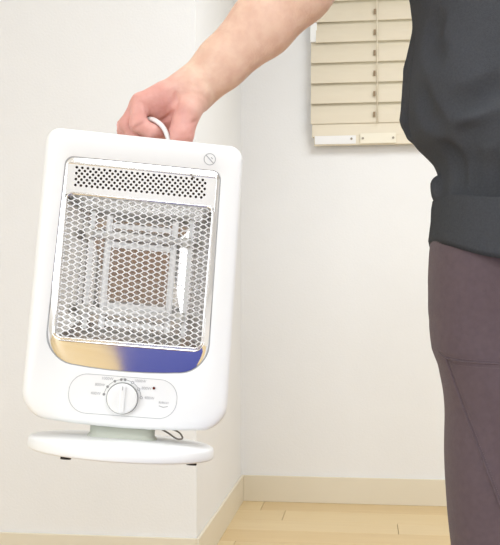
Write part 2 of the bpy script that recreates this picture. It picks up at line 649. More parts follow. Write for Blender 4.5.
# white strip left of the upper slats
q0, q1 = ray_to(310.3, 43, 1, YBL), ray_to(317, 43, 1, YBL)
box('white_side_strip', (q0.x - b0.x, -0.012, q0.z - b0.z), (q1.x - b0.x, 0.012, nsl * PITCHS + z_rail), M['frame'], blind, 0.002)

# ================================================================== HEATER
HD = 1.30
HC = PL(134.5, 279, HD)
S = HD / F                                     # metres per photo pixel at the heater's face
ROLL, TILT, HYAW = rad(5.0), rad(3.0), rad(5.5)
Hrot = Matrix.Rotation(YAW + HYAW, 4, 'Z') @ Matrix.Rotation(ROLL, 4, 'Y') @ Matrix.Rotation(-TILT, 4, 'X')
BASE_V = -176.0                                # underside of the base, in px of the heater's face
H_W = Matrix.Translation(W(HC)) @ Hrot          # heater frame: origin at the centre of the face
heater = empty('electric_heater')
heater.matrix_world = H_W @ Matrix.Translation((0, 0.045, BASE_V * S))
tag(heater, 'white portable electric heater with wire mesh front and round base, held up by its handle', 'heater')
H2 = Vector((0, 0.045, BASE_V * S))


def hp(u, v, w):
    """face coordinates (px right, px up, metres deep) -> heater root coordinates"""
    return Vector((u * S, w, v * S)) - H2


def rounded(cs, rs, seg=8):
    """closed outline with rounded corners; cs counter-clockwise list of (u, v)"""
    out = []
    n = len(cs)
    for i in range(n):
        p0, p1, p2 = Vector(cs[i - 1]), Vector(cs[i]), Vector(cs[(i + 1) % n])
        d0, d2 = (p0 - p1).normalized(), (p2 - p1).normalized()
        ang = d0.angle(d2)
        r = rs[i]
        t = r / math.tan(ang / 2)
        a, b = p1 + d0 * t, p1 + d2 * t
        c = p1 + (d0 + d2).normalized() * (r / math.sin(ang / 2))
        a0 = math.atan2(a.y - c.y, a.x - c.x)
        a1 = math.atan2(b.y - c.y, b.x - c.x)
        da = (a1 - a0 + math.pi) % (2 * math.pi) - math.pi
        for k in range(seg + 1):
            th = a0 + da * k / seg
            out.append(Vector((c.x + r * math.cos(th), c.y + r * math.sin(th))))
    return out


def densify(loop, m=6):
    """subdivide only the long straight runs so that every outline keeps the same count"""
    seg = 9
    out = []
    n = len(loop)
    for i in range(n):
        out.append(loop[i])
        if i % seg == seg - 1:
            a, b = loop[i], loop[(i + 1) % n]
            for k in range(1, m):
                out.append(a + (b - a) * (k / m))
    return out


def body_outline(ins, bow=6.0):
    cs = [(-101.5 + ins, -144 + ins), (104.5 - ins, -144 + ins), (98.5 - ins, 144.5 - ins), (-99 + ins, 144.5 - ins)]
    lp = densify(rounded(cs, [24, 24, 14, 14]))
    for q in lp:
        if q.y < -100:
            t = max(0, 1 - ((q.x - 2) / (101 - ins)) ** 2)
            q.y -= bow * t * min(1, (-100 - q.y) / 40)
    return lp


def bezel_outline(ins):
    cs = [(-82 + ins, -86 + ins), (80.5 - ins, -86 + ins), (77.5 - ins, 116 - ins), (-77.5 + ins, 116 - ins)]
    lp = densify(rounded(cs, [26, 26, 9, 9]))
    for q in lp:
        if q.y < -40:
            t = max(0, 1 - (q.x / 82) ** 2)
            q.y -= 7 * t * min(1, (-40 - q.y) / 40)
    return lp


GU0, GU1, GV0, GV1 = -75.0, 73.5, -65.5, 80.5
OPEN_TOP = 108.5


def opening():
    return densify(rounded([(GU0, GV0), (GU1, GV0), (GU1, OPEN_TOP), (GU0, OPEN_TOP)], [8, 8, 1, 1]))


def thin(v, w):
    """the back slopes in toward the top edge, under the handle"""
    t = min(1, max(0, (118 - v) / 60.0))
    t = t * t * (3 - 2 * t)
    return w if w < 0.012 else 0.012 + (w - 0.012) * (0.2 + 0.8 * t)


# shell: front ring, rolled edge, sides, back
rings = []
rings.append([hp(q.x, q.y, 0.012) for q in bezel_outline(-0.3)])
rings.append([hp(q.x, q.y, 0.0004) for q in bezel_outline(-0.3)])
rings.append([hp(q.x, q.y, 0.0) for q in bezel_outline(-0.8)])
for ins, w in ((9, 0.0), (6, 0.0006), (3.5, 0.0022), (1.5, 0.0050), (0.4, 0.0095), (0, 0.015), (0.4, 0.035), (3, 0.058), (9, 0.072), (20, 0.079), (45, 0.081)):
    rings.append([hp(q.x, q.y, thin(q.y, w)) for q in body_outline(ins)])
body = loft('body', rings, M['white'], heater, close_ends=False)
# flat back panel
bm = bmesh.new()
bm.faces.new([bm.verts.new(hp(q.x, q.y, thin(q.y, 0.0808))) for q in body_outline(45)])
r = bmesh.ops.extrude_face_region(bm, geom=bm.faces[:])
bmesh.ops.translate(bm, vec=(0, 0.004, 0), verts=[g for g in r['geom'] if isinstance(g, bmesh.types.BMVert)])
bm_obj('back_panel', bm, M['white'], heater)
# hairline gap round the bezel
A = [hp(q.x, q.y, 0.0006) for q in bezel_outline(-0.4)]
B = [hp(q.x, q.y, 0.0006) for q in bezel_outline(0.5)]
loft('bezel_gap', [A, B], M['seam'], heater, close_ends=False)

# polished bezel, convex below the grille
Ao, Bo = bezel_outline(0.5), opening()
rings = []
NB = 10
for k in range(NB + 1):
    s = k / NB
    r = []
    for a, b in zip(Ao, Bo):
        q = a + (b - a) * s
        low = min(1, max(0, (-30 - b.y) / 30.0))
        low = low * low * (3 - 2 * low)
        amp = 0.0012 + 0.0090 * low
        r.append(hp(q.x, q.y, 0.0012 - amp * (1.3 * s - 0.3 * s * s)))
    rings.append(r)
rings.append([hp(q.x, q.y, 0.010) for q in Bo])
bezel = loft('bezel', rings, M['chrome'], heater, close_ends=False)

# perforated vent strip: real holes in a staggered pattern
bm = bmesh.new()
PU, PV, HR = 5.45, 2.95, 1.40
U0, NCOL, NROW, VT = -68.5, 24, 7, 107.0


def quad(bm, a, b, c, d, w=0.0):
    bm.faces.new([bm.verts.new(hp(x, y, w)) for x, y in (a, b, c, d)])


for r in range(NROW):
    v1 = VT - r * PV
    v0 = v1 - PV
    off = PU / 2 if r % 2 else 0
    n = NCOL
    x = U0 + off
    quad(bm, (GU0, v0), (x, v0), (x, v1), (GU0, v1))
    for c in range(n):
        cx, cy = x + PU / 2, (v0 + v1) / 2
        outer = [(x, v0), (cx, v0), (x + PU, v0), (x + PU, cy), (x + PU, v1), (cx, v1), (x, v1), (x, cy)]
        ang = [math.atan2(-1, -1), -math.pi / 2, math.atan2(-1, 1), 0, math.atan2(1, 1), math.pi / 2, math.atan2(1, -1), math.pi]
        inner = [(cx + HR * math.cos(t), cy + HR * math.sin(t)) for t in ang]
        vo = [bm.verts.new(hp(a, b, 0)) for a, b in outer]
        vi = [bm.verts.new(hp(a, b, 0)) for a, b in inner]
        vd = [bm.verts.new(hp(a, b, 0.0014)) for a, b in inner]
        for k in range(8):
            j = (k + 1) % 8
            bm.faces.new((vo[k], vo[j], vi[j], vi[k]))
            bm.faces.new((vi[k], vi[j], vd[j], vd[k]))
        x += PU
    quad(bm, (x, v0), (GU1, v0), (GU1, v1), (x, v1))
quad(bm, (GU0, VT), (GU1, VT), (GU1, OPEN_TOP), (GU0, OPEN_TOP))
quad(bm, (GU0, GV1 - 2.5), (GU1, GV1 - 2.5), (GU1, VT - NROW * PV), (GU0, VT - NROW * PV))
me = bpy.data.meshes.new('vent_strip')
bm.to_mesh(me); bm.free()
me.materials.append(M['chrome'])
vent = bpy.data.objects.new('vent_strip', me); COL.objects.link(vent); vent.parent = heater
box('vent_dark_backing', hp(GU0 + 1, GV1 + 2, 0.012), hp(GU1 - 1, OPEN_TOP - 0.5, 0.022), M['cavity'], heater)  # dark box behind the holes, the interior's darkness put into its colour
# nick on the vent strip
tube('scratch', [hp(47, 110.5, -0.0003), hp(49.5, 107.5, -0.0004), hp(51.5, 106.5, -0.0003)], [0.0008, 0.0014, 0.0009], M['cord'], heater, 6)

# grille rim and hexagonal mesh
rim_c = densify(rounded([(GU0 + 1.2, GV0 + 1.2), (GU1 - 1.2, GV0 + 1.2), (GU1 - 1.2, GV1 - 1.2), (GU0 + 1.2, GV1 - 1.2)], [8, 8, 7, 7]))


def rimw(v):
    low = min(1, max(0, (-30 - v) / 30.0))
    return -0.0005 - 0.0083 * low * low * (3 - 2 * low)


path = [hp(q.x, q.y, rimw(q.y)) for q in rim_c]
rr = 0.0019
rings = []
n = len(path)
for i in range(n):
    t = (path[(i + 1) % n] - path[i - 1]).normalized()
    a = Vector((0, 1, 0))
    b = t.cross(a).normalized()
    rings.append([path[i] + a * rr * math.cos(th) + b * rr * math.sin(th) for th in [k * math.pi / 4 for k in range(8)]])
rings.append(rings[0])
grille = loft('grille_rim', rings, M['chrome'], heater, close_ends=False)
GW, GH, GS = 6.05, 5.5, 1.35           # column pitch, cell height, half flat width
edges = {}


def key(x, y):
    return (round(x, 2), round(y, 2))


def add_edge(a, b):
    edges[tuple(sorted((key(*a), key(*b))))] = 1


ncol, nrow = int((GU1 - GU0) / GW) + 2, int((GV1 - GV0) / GH) + 2
for c in range(ncol):
    for r in range(nrow):
        x = GU0 + c * GW
        y = GV0 + (r + (0.5 if c % 2 else 0)) * GH
        hx, px_ = GW - GS, GS        # points at x -+ (GW - GS), flats from x - GS to x + GS
        pts = [(x + px_, y + GH / 2), (x + hx, y), (x + px_, y - GH / 2), (x - px_, y - GH / 2), (x - hx, y), (x - px_, y + GH / 2)]
        for k in range(6):
            add_edge(pts[k], pts[(k + 1) % 6])
bm = bmesh.new()
hw = 0.53 * S
for (a, b) in edges:
    a, b = Vector(a), Vector(b)
    ok = all(GU0 + 1 < q.x < GU1 - 1 and GV0 + 1 < q.y < GV1 - 1 for q in (a, b))
    if not ok:
        # clip by dropping bars that leave the opening, keep those whose inner end is inside
        ins = [q for q in (a, b) if GU0 + 1 < q.x < GU1 - 1 and GV0 + 1 < q.y < GV1 - 1]
        if not ins: continue
        o_ = b if ins[0] == a else a
        o_ = Vector((min(max(o_.x, GU0 + 1), GU1 - 1), min(max(o_.y, GV0 + 1), GV1 - 1)))
        a, b = ins[0], o_
        if (a - b).length < 0.2: continue
    wa, wb = 0.0015 + rimw(a.y) * 0.8, 0.0015 + rimw(b.y) * 0.8
    pa, pb = hp(a.x, a.y, wa), hp(b.x, b.y, wb)
    t = (pb - pa).normalized()
    s = t.cross(Vector((0, 1, 0))).normalized() * hw
    dpt = Vector((0, 0.0011, 0))
    pa -= t * hw * 0.5; pb += t * hw * 0.5
    vs = [bm.verts.new(q) for q in (pa - s, pa + s, pb + s, pb - s, pa - s + dpt, pa + s + dpt, pb + s + dpt, pb - s + dpt)]
    for f in ((0, 1, 2, 3), (7, 6, 5, 4), (0, 3, 7, 4), (1, 5, 6, 2)):
        bm.faces.new([vs[i] for i in f])
tag(bm_obj('wire_mesh', bm, M['wire'], grille), kind='stuff')

# reflector pan: four sloping panels and a back plate, each its own sheet
BU, BVT, BVB, BW = 32.0, 37.0, -26.0, 0.052
fr = [(GU0 - .5, GV0 - .5), (GU1 + .5, GV0 - .5), (GU1 + .5, GV1 - 1), (GU0 - .5, GV1 - 1)]
bk = [(-24.5, BVB), (33.0, BVB), (33.0, BVT), (-24.5, BVT)]


def sheet(name, pts, material, parent, th=0.0008):
    bm = bmesh.new()
    f = bm.faces.new([bm.verts.new(q) for q in pts])
    r = bmesh.ops.extrude_face_region(bm, geom=[f])
    bm.normal_update()
    nv = f.normal.copy()
    bmesh.ops.translate(bm, vec=nv * th, verts=[g for g in r['geom'] if isinstance(g, bmesh.types.BMVert)])
    return bm_obj(name, bm, material, parent)


bkw = [BW + 0.0045, BW + 0.0045, BW - 0.0045, BW - 0.0045]
refl = sheet('reflector', [hp(*q, w) for q, w in zip(bk, bkw)], M['mirror'], heater)
mid = [(-52, -46), (53, -46), (53, 60), (-52, 60)]
for i in range(4):
    j = (i + 1) % 4
    sheet('reflector_panel', [hp(*fr[i], 0.011), hp(*fr[j], 0.011), hp(*mid[j], 0.040), hp(*mid[i], 0.040)], M['mirror'], refl)
    sheet('reflector_panel', [hp(*mid[i], 0.040), hp(*mid[j], 0.040), hp(*bk[j], bkw[j]), hp(*bk[i], bkw[i])], M['mirror'], refl)
# two quartz tubes with ceramic ends
for v in (43.5, -34.0):
    q = tube('quartz_tube', [hp(-46, v, 0.026), hp(46, v, 0.026)], 0.0052, M['quartz'], heater, 16)
    for e in (-1, 1):
        tube('ceramic_cap', [hp(e * 45, v, 0.026), hp(e * 53, v, 0.026)], 0.0072, M['ceramic'], q, 14)
# bright end brackets, plus bars standing in for tube reflections round the back plate
M['satin'] = mat('satin_steel', (0.86, 0.86, 0.85, 1), 0.42, 0.35, bump=0.05, bscale=80)
for u in (-30.5, 36.5):
    box('bracket_reflection_bar', hp(u - 3.2, -58, 0.0335), hp(u + 3.2, 72, 0.0347), M['satin'], heater)
for v in (35.0, -27.5):
    box('bracket_reflection_bar', hp(-27.0, v - 3.0, 0.0325), hp(33.0, v + 3.0, 0.0334), M['satin'], heater)
for v in (54.0, -46.0):
    box('bracket_reflection_bar', hp(-27.0, v - 2.4, 0.0325), hp(33.0, v + 2.4, 0.0334), M['satin'], heater)
for u in (-47.0, 53.0):
    box('bracket_reflection_bar', hp(u - 2.2, -58, 0.0300), hp(u + 2.2, 72, 0.0310), M['satin'], heater)

# ---- control panel
PCV = -117.5


def ribbon(name, pts, wd, w, material, parent, closed=True):
    """flat printed line"""
    bm = bmesh.new()
    n = len(pts)
    L, R = [], []
    for i in range(n):
        a = pts[i - 1] if (closed or i > 0) else pts[i]
        b = pts[(i + 1) % n] if (closed or i < n - 1) else pts[i]
        t = (Vector(b) - Vector(a)).normalized()
        nn = Vector((-t.y, t.x)) * wd / 2
        q = Vector(pts[i])
        L.append(bm.verts.new(hp(q.x + nn.x, q.y + nn.y, w)))
        R.append(bm.verts.new(hp(q.x - nn.x, q.y - nn.y, w)))
    for i in range(n if closed else n - 1):
        j = (i + 1) % n
        bm.faces.new((L[i], L[j], R[j], R[i]))
    return bm_obj(name, bm, material, parent)


stad = rounded([(-55, PCV - 19.5), (52, PCV - 19.5), (52, PCV + 19.5), (-55, PCV + 19.5)], [18, 18, 18, 18], 10)
bm = bmesh.new()
f = bm.faces.new([bm.verts.new(hp(q.x, q.y, -0.0003)) for q in stad])
panel = bm_obj('control_panel', bm, M['white'], heater)
ribbon('panel_outline', stad, 0.55, -0.0005, M['line'], panel)
KU, KV, KR = -2.1, -119.5, 15.0


def arc(c, r, a0, a1, n=24):
    return [(c[0] + r * math.cos(a0 + (a1 - a0) * k / n), c[1] + r * math.sin(a0 + (a1 - a0) * k / n)) for k in range(n + 1)]


ribbon('knob_ring', arc((KU, KV), KR + 0.5, 0, 2 * math.pi * 47 / 48, 47), 0.9, -0.0006, M['print'], panel)
# knob: low drum with rounded edge and a vertical finger ridge
kn = []
for r_, w in ((KR, -0.0006), (KR, -0.011), (KR - 0.4, -0.0125), (KR - 1.4, -0.0135), (KR - 3.0, -0.0138)):
    kn.append([hp(x, y, w) for x, y in arc((KU, KV), r_, 0, 2 * math.pi * 39 / 40, 39)])
knob = loft('knob', kn, M['knob'], heater)
bm = bmesh.new()
box_bm(bm, hp(KU - 2.6, KV - 13.2, -0.0185), hp(KU + 2.6, KV + 13.2, -0.0130), 0.0018)
bm_obj('knob_ridge', bm, M['knob'], knob)
ribbon('pointer_mark', [(KU, KV + 8.5), (KU, KV + 12.5)], 0.9, -0.0187, M['print2'], knob, False)
# scale: dots joined by arcs, filled on the left, open on the right
angs_l = [rad(a) for a in (172, 146, 118, 98)]
angs_r = [rad(a) for a in (86, 62, 34, 6)]
SR = KR + 3.6
for a in (angs_l, angs_r):
    ribbon('scale_arc', arc((KU, KV), SR, a[0], a[-1], 20), 0.55, -0.0006, M['print2'], panel, False)


def dot(u, v, r, material, parent, w=-0.0008):
    bm = bmesh.new()
    bm.faces.new([bm.verts.new(hp(x, y, w)) for x, y in arc((u, v), r, 0, 2 * math.pi * 13 / 14, 13)])
    return bm_obj('scale_dot', bm, material, parent)


for a in angs_l + angs_r[:1]:
    dot(KU + SR * math.cos(a), KV + SR * math.sin(a), 1.35, M['print'], panel)
for a in angs_r[1:]:
    dot(KU + SR * math.cos(a), KV + SR * math.sin(a), 1.5, M['print2'], panel)
    dot(KU + SR * math.cos(a), KV + SR * math.sin(a), 0.8, M['white'], panel, -0.0010)


def text(name, s, u, v, size, material, parent, align='CENTER', w=-0.0007):
    c = bpy.data.curves.new(name, 'FONT')
    c.body = s
    c.size = size * S
    c.align_x = align
    c.align_y = 'CENTER'
    t = bpy.data.objects.new(name, c)
    COL.objects.link(t)
    dg = bpy.context.evaluated_depsgraph_get()
    me = bpy.data.meshes.new_from_object(t.evaluated_get(dg))
    bpy.data.objects.remove(t)
    me.name = name
    me.transform(Matrix.Translation(hp(u, v, w)) @ Matrix.Rotation(rad(90), 4, 'X'))
    me.materials.clear(); me.materials.append(material)
    o = bpy.data.objects.new(name, me)
    COL.objects.link(o); o.parent = parent
    return o


for a, s in zip(angs_l[:3], ('400W', '800W', '1000W')):
    text('lettering', s, KU + (SR + 3.2) * math.cos(a), KV + (SR + 2.2) * math.sin(a), 3.9, M['print2'], panel, 'RIGHT')
for a, s in zip(angs_r[1:], ('1000W', '800W', '400W')):
    text('lettering', s, KU + (SR + 3.2) * math.cos(a), KV + (SR + 2.2) * math.sin(a), 3.9, M['print2'], panel, 'LEFT')
text('lettering', '\u5207', KU - 0.3, KV + SR + 0.3, 3.2, M['print2'], panel)
text('lettering', '\u8ee2\u5012OFF', 39.2, -121.0, 2.7, M['print2'], panel)
ribbon('scale_arc', [(34.5, -124.2), (37, -124.9), (39, -125.4), (41, -124.9), (43.5, -124.2)], 0.7, -0.0006, M['print2'], panel, False)
bm = bmesh.new()
disc_bm(bm, hp(28.2, -107.0, -0.0009), 1.35 * S, 0.0024, n=16)
bm_obj('indicator_lamp', bm, M['led'], panel)
# do-not-touch mark
ic = (64.9, 127.0)
icon = ribbon('warning_mark', arc(ic, 5.7, 0, 2 * math.pi * 35 / 36, 35), 0.75, -0.0003, M['print2'], heater)
ribbon('warning_slash', [(ic[0] - 4.2, ic[1] + 3.9), (ic[0] + 4.2, ic[1] - 3.9)], 0.95, -0.0004, M['print2'], icon, False)
ribbon('warning_hand', [(ic[0] + 1.2, ic[1] + 2.0), (ic[0] + 3.0, ic[1] + 0.6)], 0.9, -0.0004, M['print2'], icon, False)

# ---- neck and round base
rings = []
for v, hu_, hd in ((-140, 33, .026), (-157, 33, .026), (-160, 35, .028), (-164.5, 38, .031)):
    c = hp(0, v, 0.045)
    rings.append([c + Vector((hu_ * S * math.copysign(abs(math.cos(t)) ** 0.5, math.cos(t)), hd * math.copysign(abs(math.sin(t)) ** 0.5, math.sin(t)), 0)) for t in [2 * math.pi * k / 40 for k in range(40)]])
neck = loft('neck', rings, M['neck'], heater)
rings = []
BR = 95.0
for v, r_ in ((-176, BR - 10), (-176, BR - 1.6), (-175.2, BR - 0.4), (-174, BR), (-166.2, BR - 0.8), (-164.8, BR - 2.0), (-164.0, BR - 4.5), (-162.4, BR - 30), (-161.0, BR - 60), (-160.8, BR - 85)):
    c = hp(0.5, v, 0.045)
    rings.append([c + Vector((r_ * S * math.cos(2 * math.pi * k / 72), r_ * S * math.sin(2 * math.pi * k / 72), 0)) for k in range(72)])
base = loft('base', rings, M['white2'], heater)
for a in (-2.21, -0.56, 0.93, 2.58):
    c = hp(0.5, -177.1, 0.045) + Vector((0.88 * BR * S * math.cos(a), 0.88 * BR * S * math.sin(a), 0))
    bm = bmesh.new()
    disc_bm(bm, c, 0.0072, 0.0060, axis='z', n=18)
    bm_obj('foot', bm, M['rubber'], base)
# power cord tied up behind the neck
cp = [hp(30, -148, .078), hp(46, -154, .062), hp(55, -158.6, .050), hp(60.5, -158.8, .047), hp(61.5, -156.5, .050), hp(55, -152, .070), hp(30, -148, .086), hp(0, -135, .083)]
tube('power_cord', spline(cp, 8), 0.0013, M['cord'], heater, 8)

# ---- carrying handle: a bail running from front right to back left over the top
def in_heater(pl):
    return heater.matrix_world.inverted() @ W(pl)


bpy.context.view_layer.update()
hpts = [PL(169, 205, 1.355), PL(171, 185, 1.364), PL(170.0, 152, 1.360), PL(168.0, 138, 1.358), PL(162.5, 126.5, 1.360), PL(153.0, 119.6, 1.367), PL(143.5, 120.4, 1.382),
        PL(138, 122.5, 1.405), PL(135, 127, 1.422), PL(134.5, 137, 1.428), PL(134, 160, 1.426), PL(133, 190, 1.408), PL(132, 212, 1.370)]
hpts = [in_heater(q) for q in hpts]
handle_path = spline(hpts, 8)
tube('handle', handle_path, 0.0036, M['white'], heater, 12)

# ================================================================== PERSON
PB = PL(531, 400, 1.62); PB.z = 0
person_mat = Matrix.Translation(W(PB)) @ RZ


def pl(px, py, d):
    """pixel + depth -> person's own frame"""
    return PL(px, py, d) - PB


def PV_(*a):
    return np.array(pl(*a))


# ---- fine field: hand, wrist, forearm
wrist = PV_(193, 91, 1.402)
elbow = PV_(330, -44, 1.43)
lo = np.array([min(PV_(105, 0, 1.3)[0], 0) , PV_(0, 0, 1.30)[1], PV_(0, 165, 1.4)[2]])
hi = np.array([PV_(420, 0, 1.5)[0], PV_(0, 0, 1.575)[1], PV_(0, -122, 1.4)[2]])
FF = Field(lo, hi, 0.002)
fore = FF.new()
mids = [(1, wrist, 0.0345), (2, PV_(222, 63, 1.406), 0.0385), (3, PV_(262, 25, 1.413), 0.0485), (4, PV_(298, -12, 1.417), 0.0535), (5, elbow, 0.050), (6, PV_(374, -66, 1.512), 0.050)]
for (i, a, ra), (j, b, rb) in zip(mids[:-1], mids[1:]):
    FF.cone(fore, a, b, ra, rb, 0.010, sy=0.80 if i < 5 else 1.0)


def PH(px, py, d):
    return PV_(px, py, d + 0.020)


palm = FF.new()
# metacarpals: index nearest the lens, little finger farthest
mcp = [PH(141, 103, 1.352), PH(139, 105, 1.374), PH(139, 109, 1.396), PH(142, 114, 1.416)]
for i, q in enumerate(mcp):
    root = wrist + np.array([-0.006, (-0.014 + 0.011 * i), 0.0])
    FF.cone(palm, root, q, 0.026 - 0.001 * i, 0.0150 - 0.0006 * i, 0.012)
# fleshy side of the palm down to the handle and the web of the thumb
FF.cone(palm, PH(176, 98, 1.375), PH(158, 108, 1.370), 0.024, 0.0165, 0.010)
FF.cone(palm, PH(165, 98, 1.362), PH(148, 106, 1.360), 0.021, 0.0155, 0.010)
FF.cone(palm, PH(174, 112, 1.372), PH(156, 115, 1.372), 0.017, 0.013, 0.010)
FF.cone(palm, PH(170, 122, 1.378), PH(154, 124, 1.380), 0.013, 0.012, 0.008)
FF.cone(palm, PH(168, 131, 1.388), PH(152, 134, 1.390), 0.012, 0.012, 0.008)
hand = smin(fore, palm, 0.016)
# thumb: heel of the thumb, then down behind the heater's top edge
th = FF.new()
tp = [PH(196, 97, 1.368), PH(187, 112, 1.352), PH(181, 135, 1.346), PH(171, 152, 1.350), PH(157, 160, 1.358)]
tr = [0.0230, 0.0198, 0.0182, 0.0145, 0.0110]
for i in range(4):
    FF.cone(th, tp[i], tp[i + 1], tr[i], tr[i + 1], 0.006)
hand = smin(hand, th, 0.0075)
# fingers, each its own bent chain closed round the handle
chains = [
    [mcp[0], PH(138, 124, 1.342), PH(151, 131.5, 1.343), PH(160, 132, 1.352)],
    [mcp[1], PH(126.5, 125, 1.366), PH(136, 137, 1.368), PH(150, 138, 1.374)],
    [mcp[2], PH(121, 129, 1.389), PH(132, 142, 1.392), PH(148, 142, 1.396)],
    [mcp[3], PH(128, 134, 1.412), PH(136, 145, 1.415), PH(149, 145, 1.417)]]
fr_ = [(0.0150, 0.0130, 0.0112, 0.0088), (0.0135, 0.0116, 0.0105, 0.0085), (0.0130, 0.0108, 0.0098, 0.0080), (0.0110, 0.0090, 0.0084, 0.0070)]
fing = None
for ch, rs in zip(chains, fr_):
    g = FF.new()
    for i in range(3):
        FF.cone(g, ch[i], ch[i + 1], rs[i], rs[i + 1], 0.003)
    fing = g if fing is None else np.minimum(fing, g)
hand = smin(hand, fing, 0.0045)
# creases follow the skin: mesh once, find the surface, carve shallow grooves, mesh again
V1, F1 = FF.mesh(hand)
skin_bvh = BVHTree.FromPolygons([Vector(v) for v in V1], F1.tolist())
eye = Vector((0, 0, CAMH)) - PB
creases = [([(175.5, 92), (177, 101), (174, 110), (168.5, 116.5), (162, 121)], .0030, .0050, 0.3),
           ([(143.5, 103), (146, 110), (148.5, 118)], .0022, .004, 0.4),
           ([(134, 129), (139, 126), (146.5, 121.5)], .0020, .004, 0.4),
           ([(137, 104), (141, 101.5), (145, 103.5)], .0016, .003, 0.6),
           ([(152, 104), (157, 111), (160, 116)], .0013, .004, 0.8),
           ([(160, 101), (165, 107), (167, 112)], .0013, .004, 0.8),
           ([(172, 133.5), (182, 135), (193, 133)], .0013, .003, 0.7),
           ([(180, 126), (188, 124.5), (195, 121)], .0012, .003, 0.8),
           ([(166, 95), (174, 89.5), (184, 88)], .0012, .004, 0.8),
           ([(180, 97), (190, 93), (201, 95), (208, 101)], .0013, .004, 0.8),
           ([(176, 86), (189, 84.5), (200, 88)], .0011, .004, 0.8),
           ([(192, 123.5), (197, 120)], .0020, .004, 0.5)]
for pts, r_, k, out in creases:
    sp = spline([Vector((x, y, 0)) for x, y in pts], 5)
    hits = []
    for q in sp:
        dct = (pl(q.x, q.y, 1.0) - eye).normalized()
        h, nn, _, _ = skin_bvh.ray_cast(eye, dct)
        hits.append(None if h is None else np.array(h + nn * (r_ * out)))
    for a, b in zip(hits[:-1], hits[1:]):
        if a is not None and b is not None and np.linalg.norm(a - b) < 0.02:
            FF.cone(hand, a, b, r_, r_, k * 0.5, sub=True)
to_person = person_mat.inverted() @ heater.matrix_world
hpath = [np.array(to_person @ q) for q in handle_path]
for a, b in zip(hpath[:-1], hpath[1:]):
    FF.cone(hand, a, b, 0.0048, 0.0048, 0.0, sub=True)
V1, F1 = FF.mesh(hand)
V1 = relax(V1, F1, 1, 0.5)

# ---- coarse field: the rest of the body (hidden by clothes or outside the frame)
sh_r = PV_(430, -62, 1.63)
SHZ = sh_r[2]
lo = np.array([-0.34, -0.26, 0.0]); hi = np.array([0.34, 0.28, SHZ + 0.36])
FB = Field(lo, hi, 0.006)
bd = FB.new()
hipz = 0.84
cz = lambda x, y, z: np.array([x, y, z])
FB.cone(bd, cz(0, 0, hipz + .02), cz(0, 0.0, SHZ - .10), .125, .135, 0.03, sy=0.75)
FB.cone(bd, sh_r + np.array([.03, 0, -.02]), np.array([-sh_r[0] - .03, sh_r[1], SHZ - .02]), .055, .055, 0.05)
FB.cone(bd, cz(0, .01, SHZ - .02), cz(0, -.01, SHZ + .10), .060, .053, 0.04)
HZ = SHZ + 0.185
FB.cone(bd, cz(0, .015, HZ + .02), cz(0, .0, HZ + .01), .084, .084, 0.02)
FB.cone(bd, cz(0, -.02, HZ - .03), cz(0, -.035, HZ - .075), .062, .034, 0.04)
FB.cone(bd, cz(0, -.085, HZ + .005), cz(0, -.108, HZ - .028), .009, .0125, 0.012)
for s in (-1, 1):
    FB.cone(bd, cz(s * .083, .015, HZ + .012), cz(s * .088, .02, HZ - .025), .014, .011, 0.008)
    FB.cone(bd, cz(s * .03, -.088, HZ + .02), cz(s * .034, -.086, HZ + .02), .010, .010, 0.006, sub=True)
    # legs to the ankle, feet
    FB.cone(bd, cz(s * .085, 0, hipz - .03), cz(s * .085, -.01, .47), .082, .055, 0.03)
    FB.cone(bd, cz(s * .085, -.01, .47), cz(s * .085, .015, .08), .055, .036, 0.02)
    FB.cone(bd, cz(s * .085, .03, .045), cz(s * .095, -.13, .032), .036, .030, 0.02)
# right upper arm joins the fine arm inside the sleeve; left arm hangs at the side
FB.cone(bd, sh_r, PV_(374, -66, 1.512), .058, .050, 0.03)
shl = np.array([-sh_r[0], sh_r[1], SHZ])
ell, wrl = shl + np.array([.055, .02, -.27]), shl + np.array([.06, -.03, -.50])
FB.cone(bd, shl, ell, .056, .045, 0.03)
FB.cone(bd, ell, wrl, .045, .030, 0.02)
FB.cone(bd, wrl, wrl + np.array([0, -.01, -.085]), .028, .030, 0.02, sy=1.0)
for i in range(4):
    a = wrl + np.array([0, -.038 + .019 * i, -.095]); FB.cone(bd, a, a + np.array([-.006, -.004, -.045]), .0098, .0095, 0.004)
    FB.cone(bd, a + np.array([-.006, -.004, -.045]), a + np.array([-.026, -.004, -.072 + abs(i - 1.3) * .006]), .0095, .0085, 0.004)
a = wrl + np.array([0, -.036, -.03]); FB.cone(bd, a, a + np.array([-.012, -.028, -.045]), .012, .0105, 0.006)
FB.cone(bd, a + np.array([-.012, -.028, -.045]), a + np.array([-.018, -.030, -.075]), .0105, .0092, 0.004)
V2, F2 = FB.mesh(bd)
V2 = relax(V2, F2, 2, 0.5)


def open_end(V, Fq, cut, nrm, reach):
    """cut the rounded end of an arm off; returns a bmesh with an open loop there"""
    bm = bmesh.new()
    bv = [bm.verts.new(v) for v in V]
    for f in Fq.tolist():
        bm.faces.new([bv[i] for i in f])
    near = [f for f in bm.faces if (f.calc_center_median() - cut).length < reach]
    g = set(near)
    for f in near:
        g.update(f.verts); g.update(f.edges)
    bmesh.ops.bisect_plane(bm, geom=list(g), plane_co=cut, plane_no=nrm, clear_outer=True)
    return bm


